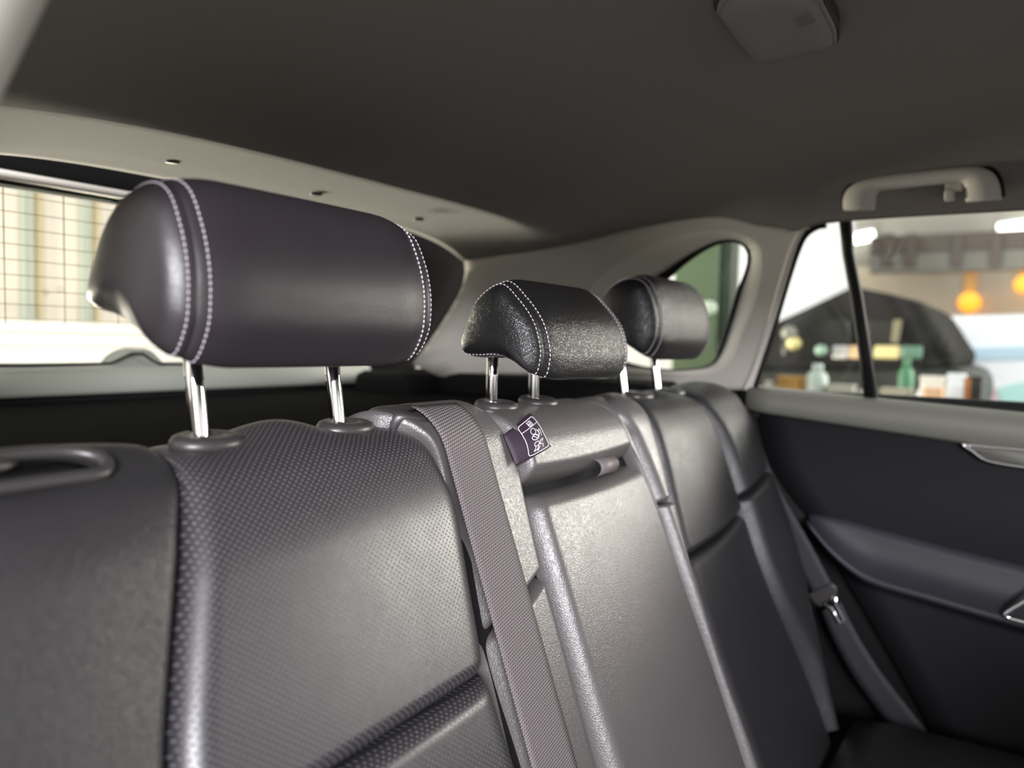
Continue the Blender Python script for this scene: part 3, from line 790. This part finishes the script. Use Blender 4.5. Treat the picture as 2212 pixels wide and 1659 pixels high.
# ================================================================== HEADRESTS
PROF = [(.472, 1.303), (.450, 1.294), (.436, 1.270), (.4285, 1.246), (.4265, 1.223), (.430, 1.200), (.446, 1.179), (.470, 1.190), (.494, 1.203), (.520, 1.209), (.546, 1.214), (.552, 1.222), (.545, 1.240), (.525, 1.274), (.501, 1.296)]
def headrest(label, cx, wd, posts, mat, prof, dy=0.0, sc_=1.0, zc=1.2, base_z=1.11, stp=.0042, stw=.0011, lean=.16, post_dy=.003):
    t = thing('headrest', label, 'headrest', (cx, .5+dy, 1.12), 'rear headrests')
    P2 = [(.50+(y-.50)*sc_+dy, zc+(z-zc)*sc_) for y, z in prof]
    n = 120
    ring = [(p.x, p.y) for p in cr([(y, z, 0) for y, z in P2], n, True)]
    oy = sum(p[0] for p in ring)/n; oz = sum(p[1] for p in ring)/n
    st = [(0, 1.03)]+[(wd*k, 1.03-.010*k*k-.10*max(0, (k-.66)/.34)**2) for k in (.15, .3, .45, .55, .62, .68, .73, .78, .82, .86, .90)]+[(wd-.006, .951), (wd-.003, .932), (wd-.0012, .917), (wd, .904), (wd+.0012, .909), (wd+.0035, .903), (wd+.007, .880), (wd+.010, .845), (wd+.0135, .79), (wd+.0165, .72), (wd+.019, .60), (wd+.021, .45), (wd+.022, .28), (wd+.0224, .10)]
    full = [(-a, b) for a, b in reversed(st[1:])]+st
    def R(xo, k): return [Vector((cx+xo, oy+(y-oy)*k, oz+(z-oz)*k)) for y, z in ring]
    def seg(a, b): return [R(x, k) for x, k in full if a-1e-6 <= x <= b+1e-6]
    body = loft('front_panel', seg(-wd, wd), mat, t)
    loft('side_panel', seg(-wd-.03, -wd), mat, t, True, True)
    loft('side_panel', seg(wd, wd+.03), mat, t, True, False, True)
    # stitching rows
    V = []; F = []
    for sgn in (-1, 1):
        for xo, k in ((wd-.0068, .957), (wd+.0058, .890)):
            pts = R(sgn*xo, k); m_ = len(pts); acc = 0; q = 0
            Ls = [0]
            for i in range(m_): Ls.append(Ls[-1]+(pts[(i+1) % m_]-pts[i]).length)
            cnt = int(Ls[-1]/stp); j = 0
            for c in range(cnt):
                d = Ls[-1]*c/cnt
                while Ls[j+1] < d: j += 1
                p = pts[j % m_].lerp(pts[(j+1) % m_], (d-Ls[j])/max(1e-9, Ls[j+1]-Ls[j]))
                tg_ = (pts[(j+1) % m_]-pts[j % m_]).normalized()
                nr = Vector((0, tg_.z, -tg_.y))
                if nr.dot(p-Vector((p.x, oy, oz))) < 0: nr = -nr
                if xo > wd: nr = (nr+Vector((sgn*1.0, 0, 0))).normalized()
                sd = tg_.cross(nr); b0 = len(V); hl_ = stp*.34
                for tt, ww, hh in ((-1, .6, .0), (-1, .6, .5), (0, 1, -.2), (0, 1, 1), (1, .6, 0), (1, .6, .5)):
                    for s_ in (-1, 1): V.append(p+tg_*hl_*tt+sd*stw*ww*s_*.5+nr*(.00075*hh))
                F += [(b0+2, b0+3, b0+7, b0+6), (b0+6, b0+7, b0+11, b0+10), (b0, b0+2, b0+6, b0+4), (b0+4, b0+6, b0+10, b0+8), (b0+1, b0+5, b0+7, b0+3), (b0+5, b0+9, b0+11, b0+7), (b0, b0+1, b0+3, b0+2), (b0+8, b0+10, b0+11, b0+9)]
    o = mk('seam_stitching', V, F, M_stitch, t); o['kind'] = 'stuff'; o['label'] = 'pale twin stitching rows along the seams'
    # chrome posts
    for x in posts:
        y0 = .50+dy+post_dy
        tube('post', [(x, y0+(z-1.125)*lean, z) for z in (1.07, 1.125, 1.16, 1.215)], .0068, M_chrome, t, 20)
    return t
headrest('large plum-grey leather headrest nearest the camera on two chrome posts', .396, .109, (.336, .471), M_hr, PROF, 0, 1.0)
PROF2 = [(.483, 1.268), (.456, 1.249), (.435, 1.224), (.4255, 1.199), (.4235, 1.180), (.431, 1.160), (.456, 1.173), (.484, 1.182), (.516, 1.181), (.536, 1.183), (.541, 1.197), (.533, 1.219), (.516, 1.250)]
headrest('black grained leather headrest of the narrow centre seat', .747, .093, (.702, .790), M_hrb, [(y*.945, 1.2+(z-1.2)*.945) for y, z in PROF2], 0, 1.0, 1.2, 1.115, .0046, .0009, 0.0)
headrest('small-looking black headrest in front of the quarter window', 1.146, .104, (1.081, 1.209), M_hrb, PROF, .02, 1.0, 1.2, 1.11, .0046, .0009)

# ================================================================== SEAT BELTS
sb = thing('seat_belt', 'grey woven seat belt running down beside the armrest', 'seat belt', (.59, .40, .56), 'seat belts')
V = []; UV = []; nS = 90; nX = 9
def belt_h(s): return lerp1([(0.0, .006), (.02, .010), (.05, .011), (.10, .011), (.2, .011), (.4, .011), (.64, .011)], s)
for d in (0, .0013):
    for j in range(nS):
        s = .019+.60*j/(nS-1)
        for i in range(nX):
            x = .542+.063*i/(nX-1)
            if s < .05: x += -.004*(1-s/.05)*(1-i/(nX-1))
            V.append(SP(x, s, belt_h(s)+d)); UV.append((x, s))
k = nS*nX
F = grid_faces(nX, nS)+[tuple(k+q for q in f) for f in grid_faces(nX, nS)]
bd = [i for i in range(nX)]+[j*nX+nX-1 for j in range(1, nS)]+[(nS-1)*nX+i for i in range(nX-2, -1, -1)]+[j*nX for j in range(nS-2, 0, -1)]
F += [(bd[q], bd[(q+1) % len(bd)], k+bd[(q+1) % len(bd)], k+bd[q]) for q in range(len(bd))]
mk('webbing', V, F, M_web, sb, True, UV)

fb = thing('seat_belt', 'slack seat belt with metal tongue hanging between far seat and door', 'seat belt', (1.44, .25, .47), 'seat belts')
M_web2 = webbing('dark_webbing', (.022, .021, .025))
def ribbon(name, cl, cr_, parent, mat, n=40, th=.0015):
    A = cr(cl, n); Bq = cr(cr_, n); V = []; UV = []
    for d in (0, th):
        for a, b in zip(A, Bq):
            for i in range(5): V.append(a.lerp(b, i/4)+Vector((d, 0, 0))); UV.append((a.lerp(b, i/4).y, a.z))
    k = n*5; F = grid_faces(5, n)+[tuple(k+q for q in f) for f in grid_faces(5, n)]
    bd = [i for i in range(5)]+[j*5+4 for j in range(1, n)]+[(n-1)*5+i for i in range(3, -1, -1)]+[j*5 for j in range(n-2, 0, -1)]
    F += [(bd[q], bd[(q+1) % len(bd)], k+bd[(q+1) % len(bd)], k+bd[q]) for q in range(len(bd))]
    return mk(name, V, F, mat, parent, True, UV)
def fx(*ps, x=1.425): return [onx(a, b, x) for a, b in ps]
ribbon('webbing', fx((1615, 960), (1650, 1060), (1700, 1180), (1757, 1285)), fx((1640, 960), (1685, 1060), (1745, 1165), (1798, 1264)), fb, M_web2)
ribbon('webbing', fx((1775, 1320), (1800, 1380), (1850, 1470), (1940, 1590), (1990, 1660), x=1.432), fx((1815, 1300), (1848, 1365), (1905, 1455), (2010, 1590), (2060, 1660), x=1.432), fb, M_web2)
prism('tongue_housing', fx((1745, 1284), (1795, 1258), (1808, 1270), (1808, 1290), (1800, 1300), (1770, 1312), (1755, 1300), x=1.420), (.010, 0, 0), M_pl, fb, .003)
tp_ = fx((1778, 1304), (1792, 1300), (1800, 1288), (1806, 1292), (1805, 1304), (1823, 1338), (1822, 1344), (1814, 1345), (1796, 1312), (1784, 1308), x=1.418)
tube('tongue', [tp_[i] for i in range(len(tp_))], .0022, M_chrome, fb, 8, closed=True)

# ================================================================== GRAB HANDLE AND ROOF COVER
gh = thing('grab_handle', 'beige-grey fold-up grab handle on the roof rail over the door window', 'grab handle', (1.35, .16, 1.43))
def gx(*ps, x=1.335): return [onx(a, b, x) for a, b in ps]
out_ = gx((1820, 452), (1820, 428), (1832, 405), (1862, 388), (1920, 375), (2000, 366), (2090, 358), (2125, 362), (2148, 375), (2160, 400), (2164, 428))
in_ = gx((1888, 452), (1890, 432), (1892, 420), (1900, 411), (1930, 407), (2000, 399), (2060, 393), (2076, 393), (2082, 402), (2084, 420), (2085, 434))
A = cr(out_, 60); Bq = cr(in_, 60); L = []
for a, b in zip(A, Bq):
    c = a.lerp(b, .5)
    L.append([a+Vector((.016, 0, .0)), a+Vector((.004, 0, 0)), a.lerp(b, .15)+Vector((-.004, 0, 0)), c+Vector((-.007, 0, 0)), a.lerp(b, .85)+Vector((-.004, 0, 0)), b+Vector((.004, 0, 0)), b+Vector((.014, 0, 0))])
loft('grip', L, M_trim, gh, True, True, True)
tube('shadow_line', [p+Vector((.012, 0, .0035)) for p in A], .0042, M_rub, gh, 8)  # black tube standing in for the shadow around the grip's top edge
prism('coat_hook_base', gx((2040, 392), (2078, 388), (2080, 412), (2042, 414), x=1.345), (.010, 0, 0), M_trim, gh, .002)
prism('coat_hook', gx((2039, 411), (2060, 408), (2062, 432), (2039, 434), x=1.332), (.014, 0, 0), M_trim, gh, .003, seg=3)

rc = thing('roof_cover', 'dark grey plastic belt anchor cover on the headliner', 'roof cover', (.82, .22, 1.50))
zr = 1.516
op = [onz(a, b, zr) for a, b in ((1548, 5), (1556, 26), (1600, 86), (1634, 124), (1650, 127), (1780, 97), (1806, 84), (1809, 74), (1806, 48), (1782, 0), (1770, -20), (1700, -50), (1580, -30))]
c = cr(op, 64, True); cm = sum(c, Vector((0, 0, 0)))/64
def ins(k, dz): return [cm+(p-cm)*k+Vector((0, 0, dz)) for p in c]
loft('cover', [ins(1.0, .012), ins(1.0, -.002), ins(.985, -.006), ins(.95, -.0075), ins(.93, -.0065), ins(.90, -.010), ins(.6, -.011), ins(.2, -.011)], plastic('roof_cover_plastic', (.27, .25, .24), .6, .3, 700, .5), rc, True, True, True)
loft('shadow_bezel', [ins(1.04, .010), ins(1.04, -.001), ins(1.015, -.004), ins(.99, -.003), ins(.98, .004)], plastic('roof_cover_shadow_bezel', (.05, .047, .045), .6), rc)  # rim with the edge shadow of the cover put into its dark colour
zq = zr-.0125
bt = [onz(a, b, zq) for a, b in ((1712, 38), (1746, 28), (1762, 50), (1726, 62))]
prism('button', bt, (0, 0, .006), plastic('roof_cover_button', (.20, .185, .17), .6), rc, .0012)

# ================================================================== OUTSIDE
gr = box('ground', (4, 2, -.02), (40, 40, .04), plastic('concrete_floor', (.20, .192, .185), .8, .2, 3, .1), None, 0)
tag(gr, 'grey concrete workshop floor outside the car', 'ground', kind='structure')
wr = pm('cream_siding', (.80, .73, .62), .7, .2)
sh = thing('shutter_wall', 'cream ribbed shutter wall seen through the rear window', 'wall', (3.0, 6.1, 0))
Y0 = 6.0
box('panel', (3.0, Y0+.08, 1.9), (9, .08, 3.8), wr, sh, 0)
zb = ony(100, 694, Y0).z
box('base_ledge', (3.0, Y0-.02, zb/2), (9, .14, zb), pm('white_ledge', (.90, .87, .80), .7, .2), sh, .004)
mg = pm('grey_green_rib', (.60, .64, .54), .6); mo = pm('ochre_rib', (.62, .54, .34), .6); mbg = pm('beige_recess', (.70, .64, .55), .7)
def px_x(px): return ony(px, 560, Y0).x
per = px_x(176)-px_x(48)
for k in range(-3, 13):
    for a, b, mm, dep in ((47, 57, mg, .05), (62, 71, mg, .05), (80, 86, mo, .06), (88, 95, mo, .04), (98, 124, mbg, .02)):
        x0, x1 = px_x(a)+k*per, px_x(b)+k*per
        box('rib', ((x0+x1)/2, Y0+.04-dep/2, (zb+3.8)/2), (x1-x0, dep, 3.8-zb), mm, sh, .003, smooth=False)
for a, b in ((100, 632), (131, 625)):
    p = ony(a, b, Y0+.0)
    disc('bolt', (p.x, Y0+.012, p.z), (0, -1, 0), .010, .02, pm('rusty_bolt', (.35, .16, .04), .6), sh, 14)

# workshop back wall
bw = thing('workshop_wall', 'beige workshop back wall far beyond the door window', 'wall', (9.2, -1, 0))
box('lower_wall', (9.2, -2.0, 1.05), (.1, 8, 2.1), pm('beige_wall', (.62, .52, .38), .8), bw, 0)
box('upper_wall', (9.2, -2.0, 3.2), (.1, 8, 2.2), pm('pale_upper_wall', (.72, .68, .58), .8), bw, 0)
ww = box('white_wall', (7.5, 3.25, 1.9), (.1, 3.7, 3.8), pm('white_paint', (.88, .89, .90), .7), None, 0)
tag(ww, 'bright white wall behind the green column outside', 'wall')
# mezzanine beam with posts and pale panels
mz = thing('mezzanine', 'dark brown mezzanine rail with upright posts on the back wall', 'mezzanine', (8.8, -.6, 1.9))
XB = 8.8
def bx2(name, x0, y0, x1, y1, X, dep, mat, par, bev=.01):
    """upright slab facing the car between two sight lines, at its own distance X"""
    a = onx(x0, y0, X); b = onx(x1, y1, X); c_ = (a+b)/2
    return box(name, (X+dep/2, c_.y, c_.z), (dep, abs(a.y-b.y), abs(a.z-b.z)), mat, par, bev)
mb = pm('brown_steel', (.10, .075, .05), .6); mpale = pm('pale_panel', (.50, .48, .42), .6); mgr = pm('grey_panel', (.22, .21, .17), .7)
bx2('rail', 1880, 512, 2420, 528, XB, .15, mb, mz); bx2('lower_rail', 1880, 552, 2420, 575, XB, .15, mgr, mz)
for a in (1905, 1955, 2056, 2140, 2230, 2320): bx2('post', a, 505, a+22, 575, XB-.05, .1, mb, mz)
for a, b in ((1930, 1955), (1980, 2052), (2082, 2136), (2166, 2226), (2256, 2316)): bx2('pane', a, 528, b, 552, XB+.05, .04, mpale, mz)
# fluorescent lamps
me_ = pm('lamp_tube', (1, 1, 1), .5, emit=(1, .98, .93), estr=5.0); mh = pm('lamp_housing', (.75, .75, .72), .5)
for (a, b, c_, d, lb) in ((1782, 528, 1888, 508, 'left of two glowing ceiling tube lamps, beside the dark window bar'), (2155, 496, 2290, 478, 'right of two glowing ceiling tube lamps, at the picture edge')):
    p, q = onx(a, b, 9.0), onx(c_, d, 9.0)
    t = thing('tube_lamp', lb, 'lamp', ((p.x+q.x)/2, (p.y+q.y)/2, p.z-.04), 'workshop tube lamps')
    tube('tube', [p, q], .055, me_, t, 12)
    tube('housing', [p+Vector((.09, 0, .04)), q+Vector((.09, 0, .04))], .07, mh, t, 6)
# amber lamps
ma = pm('amber_glow', (1, .5, .05), .5, emit=(1.0, .36, .02), estr=1.2)
for cx_, cy_, r_, lb in ((2092, 652, 26, 'larger amber lamp glowing on the beige wall'), (2212, 612, 24, 'amber lamp glowing at the right picture edge')):
    c_ = onx(cx_, cy_, 9.0); rr = (onx(cx_+r_, cy_, 9.0)-c_).length
    t = thing('amber_lamp', lb, 'lamp', (9.1, c_.y, c_.z-rr), 'amber wall lamps')
    disc('lens', (9.12, c_.y, c_.z), (-1, 0, 0), rr, .12, ma, t, 24, [(1, 0), (1, .4), (.8, .8), (.4, 1), (.01, 1.02)])
    box('bracket', (9.10, c_.y, c_.z+rr*1.9), (.06, rr*1.1, rr*2.4), pm('orange_bracket', (.85, .42, .08), .6), t, .01)
# canvas-topped truck
tk = thing('truck', 'dark canvas-topped off-road truck parked beyond the door window', 'truck', (5.2, .3, 0))
XT = 4.4
def T(*ps, x=XT): return [onx(a, b, x) for a, b in ps]
mc = cloth('black_canvas', (.009, .009, .007), .85, 40, .4, 0); md = pm('dark_green_paint', (.014, .017, .012), .5)
body = T((1585, 735), (1680, 692), (1760, 655), (1828, 622), (1862, 622), (1930, 636), (1985, 650), (2003, 668), (2030, 712), (2062, 762), (2062, 800), (1585, 800))
prism('canopy', body, (1.7, 0, 0), mc, tk, .05, seg=3)
body = T((1570, 800), (2062, 795), (2098, 808), (2112, 840), (2112, 905), (1570, 905), x=XT-.03)
prism('body', body, (1.76, 0, 0), md, tk, .04, seg=3)
prism('side_window', T((1690, 735), (1800, 690), (1835, 690), (1840, 762), (1690, 770), x=XT-.02), (.03, 0, 0), pm('truck_glass', (.02, .02, .016), .2, .4), tk, .01)
prism('side_window', T((1872, 690), (1935, 695), (1945, 760), (1872, 762), x=XT-.02), (.03, 0, 0), pm('truck_glass', (.05, .05, .04)), tk, .01)
prism('frame_bar', T((1930, 690), (1948, 690), (1940, 740), (1924, 740), x=XT-.04), (.03, 0, 0), pm('khaki_bar', (.20, .18, .11), .7), tk, .006)
for a in (1740, 2010):
    p = onx(a, 1010, XT); p.z = .36
    disc('wheel', (XT-.05, p.y, .36), (1, 0, 0), .36, .24, M_rub, tk, 28, [(.9, 0), (1, .15), (1, .85), (.9, 1), (.01, .9)])
# bits and pieces on a bench in front of the truck
XK = 3.6
bn = thing('workbench', 'low grey workbench cluttered with parts in front of the truck', 'workbench', (XK+.2, .3, 0))
zt = onx(1900, 905, XK).z
ya, yb2 = onx(1628, 900, XK).y, onx(2215, 900, XK).y
box('top', (XK+.15, (ya+yb2)/2, zt-.02), (.66, abs(ya-yb2), .04), mgr, bn, .005)
for yy in (ya-.1, yb2+.1):
    for dx in (-.10, .42): box('leg', (XK+dx, yy, (zt-.04)/2), (.05, .05, zt-.04), mb, bn, .004)
def item(name, kind, x0, y0, x1, y1, col, label, cat, X=XK, rough=.5, dep=None, grp=None):
    a = onx(x0, y0, X); b = onx(x1, y1, X); c_ = (a+b)/2; wy, hz = abs(a.y-b.y), abs(a.z-b.z); dep = dep or min(wy, .3)
    mm = pm('paint_%02x%02x%02x' % tuple(int(v*255) for v in col), col, rough, .4)
    top = max(a.z, b.z); z0 = zt if X < XK+.5 else min(a.z, b.z); hz = top-z0; c_.z = (top+z0)/2
    t = thing(name, label, cat, (X+dep/2, c_.y, z0), grp)
    if kind == 'box':
        box('body', (X+dep/2, c_.y, z0+hz*.46), (dep, wy, hz*.92), mm, t, min(wy, hz)*.12, seg=3)
        box('lid', (X+dep/2, c_.y, z0+hz*.95), (dep*1.04, wy*1.04, hz*.10), mm, t, min(wy, hz)*.04)
    else:
        r = wy/2
        loops = [[Vector((X+r+r*k*math.cos(2*PI*q/20), c_.y+r*k*math.sin(2*PI*q/20), z0+hz*z)) for q in range(20)] for k, z in ((.9, 0), (1, .06), (1, .70), (.85, .80), (.45, .86))]
        loft('body', loops, mm, t, True, True, True)
        loft('cap', [[Vector((X+r+r*k*math.cos(2*PI*q/20), c_.y+r*k*math.sin(2*PI*q/20), z0+hz*z)) for q in range(20)] for k, z in ((.5, .85), (.5, .98), (.4, 1.0))], mm, t, True, True, True)
    return t
item('jar', 'cyl', 1640, 822, 1672, 905, (.55, .55, .48), 'pale jar at the left end of the workbench', 'jar')
item('carton', 'box', 1678, 812, 1724, 905, (.42, .22, .05), 'orange-brown carton near the C-pillar edge of the window', 'box')
item('canister', 'cyl', 1738, 785, 1780, 905, (.42, .50, .46), 'tall pale green canister on the workbench', 'canister')
item('toolbox', 'box', 1786, 830, 1838, 905, (.34, .35, .31), 'grey toolbox left of the dark window bar', 'toolbox')
item('can', 'cyl', 1842, 842, 1872, 905, (.45, .46, .42), 'small grey can just left of the window bar', 'can')
item('crate', 'box', 1900, 838, 1962, 910, (.40, .38, .30), 'khaki crate just right of the window bar', 'crate')
item('bottle', 'cyl', 1940, 775, 1968, 905, (.08, .24, .13), 'tall dark green bottle on the workbench', 'bottle', X=XK+.32)
item('bucket', 'cyl', 1972, 842, 2002, 915, (.80, .82, .88), 'small white bucket in front of the boxes', 'bucket', X=XK-.1)
item('box_white', 'box', 1988, 812, 2040, 905, (.78, .76, .72), 'white box left of the blue and white ones', 'box') .name = 'storage_box'
item('storage_box', 'box', 1996, 838, 2032, 912, (.70, .45, .28), 'peach carton in front of the white box', 'box', X=XK-.15, dep=.10)
item('storage_box', 'box', 2047, 806, 2080, 905, (.74, .80, .90), 'bluish white box beside the wooden post', 'box')
item('wooden_post', 'box', 2084, 815, 2094, 912, (.38, .15, .04), 'thin reddish wooden post right of the white boxes', 'post')
item('black_post', 'box', 2096, 812, 2116, 915, (.02, .02, .02), 'black post right of the wooden post', 'post').name = 'metal_post'
# round lamps and bright parts on the truck
for (a, b, r_, col, e, lb) in ((1716, 742, 15, (.75, .66, .28), .0, 'lamp'), (1775, 757, 13, (.30, .46, .36), 0, 'lamp'), (1706, 720, 17, (.20, .20, .17), 0, 'mirror')):
    c_ = onx(a, b, XT-.08); rr = (onx(a+r_, b, XT-.08)-c_).length
    disc('side_'+lb, c_, (-1, 0, 0), rr, .06, pm('lens_%d' % a, col, .3, .6), tk, 20, [(1, -.3), (1, .4), (.8, .8), (.01, 1)])
for (x0, x1, col) in ((1797, 1832, (.62, .60, .58)), (1834, 1868, (.72, .50, .28)), (1888, 1943, (.75, .64, .30)), (1946, 1990, (.10, .20, .14))):
    bx2('body_plate', x0, 746, x1, 776, XT-.07, .05, pm('plate_%d' % x0, col, .4), tk, .012)
# white van
vn = thing('van', 'white van with pale blue glass at the right of the door window', 'van', (7.4, -1.0, 0))
XV = 6.6
mv = pm('white_van_paint', (.86, .89, .93), .3, .5)
prism('body', [onx(a, b, XV) for a, b in ((2004, 700), (2040, 682), (2500, 670), (2500, 960), (2150, 960), (2110, 880), (2095, 800), (2040, 740))], (1.9, 0, 0), mv, vn, .06, seg=3)
prism('window', [onx(a, b, XV-.02) for a, b in ((2085, 752), (2260, 745), (2260, 775), (2105, 780))], (.03, 0, 0), pm('van_glass', (.50, .68, .80), .2, .5), vn, .01)
prism('stripe', [onx(a, b, XV-.02) for a, b in ((2150, 838), (2300, 805), (2300, 890), (2170, 890))], (.03, 0, 0), pm('teal_decal', (.45, .75, .72), .4), vn, .006)
prism('stripe', [onx(a, b, XV-.03) for a, b in ((2118, 850), (2150, 830), (2152, 870), (2130, 880))], (.03, 0, 0), pm('pink_decal', (.75, .50, .55), .4), vn, .006)
for a in (2200, 2420):
    p = onx(a, 960, XV); disc('wheel', (XV-.02, p.y, .33), (1, 0, 0), .33, .22, M_rub, vn, 28, [(.9, 0), (1, .15), (1, .85), (.9, 1), (.01, .9)])
# green column outside the quarter window
gc = thing('green_column', 'green painted steel column outside the quarter window', 'column', (3.4, 1.3, 0))
XG = 3.4
pa, pb, pc = onx(1450, 640, XG), onx(1546, 640, XG), onx(1572, 640, XG)
box('web', (XG+.1, (pa.y+pb.y)/2, 1.6), (.16, abs(pa.y-pb.y), 3.2), pm('green_paint', (.055, .090, .042), .5), gc, .01)
box('flange', (XG+.1, (pb.y+pc.y)/2, 1.6), (.10, abs(pb.y-pc.y)*.98, 3.2), pm('dark_green_paint2', (.022, .036, .02), .5), gc, .006)
p = onx(1530, 665, XG); disc('bolt_plate', (XG+.02, p.y, p.z), (-1, 0, 0), .035, .03, pm('pale_green', (.42, .50, .40), .5), gc, 18)
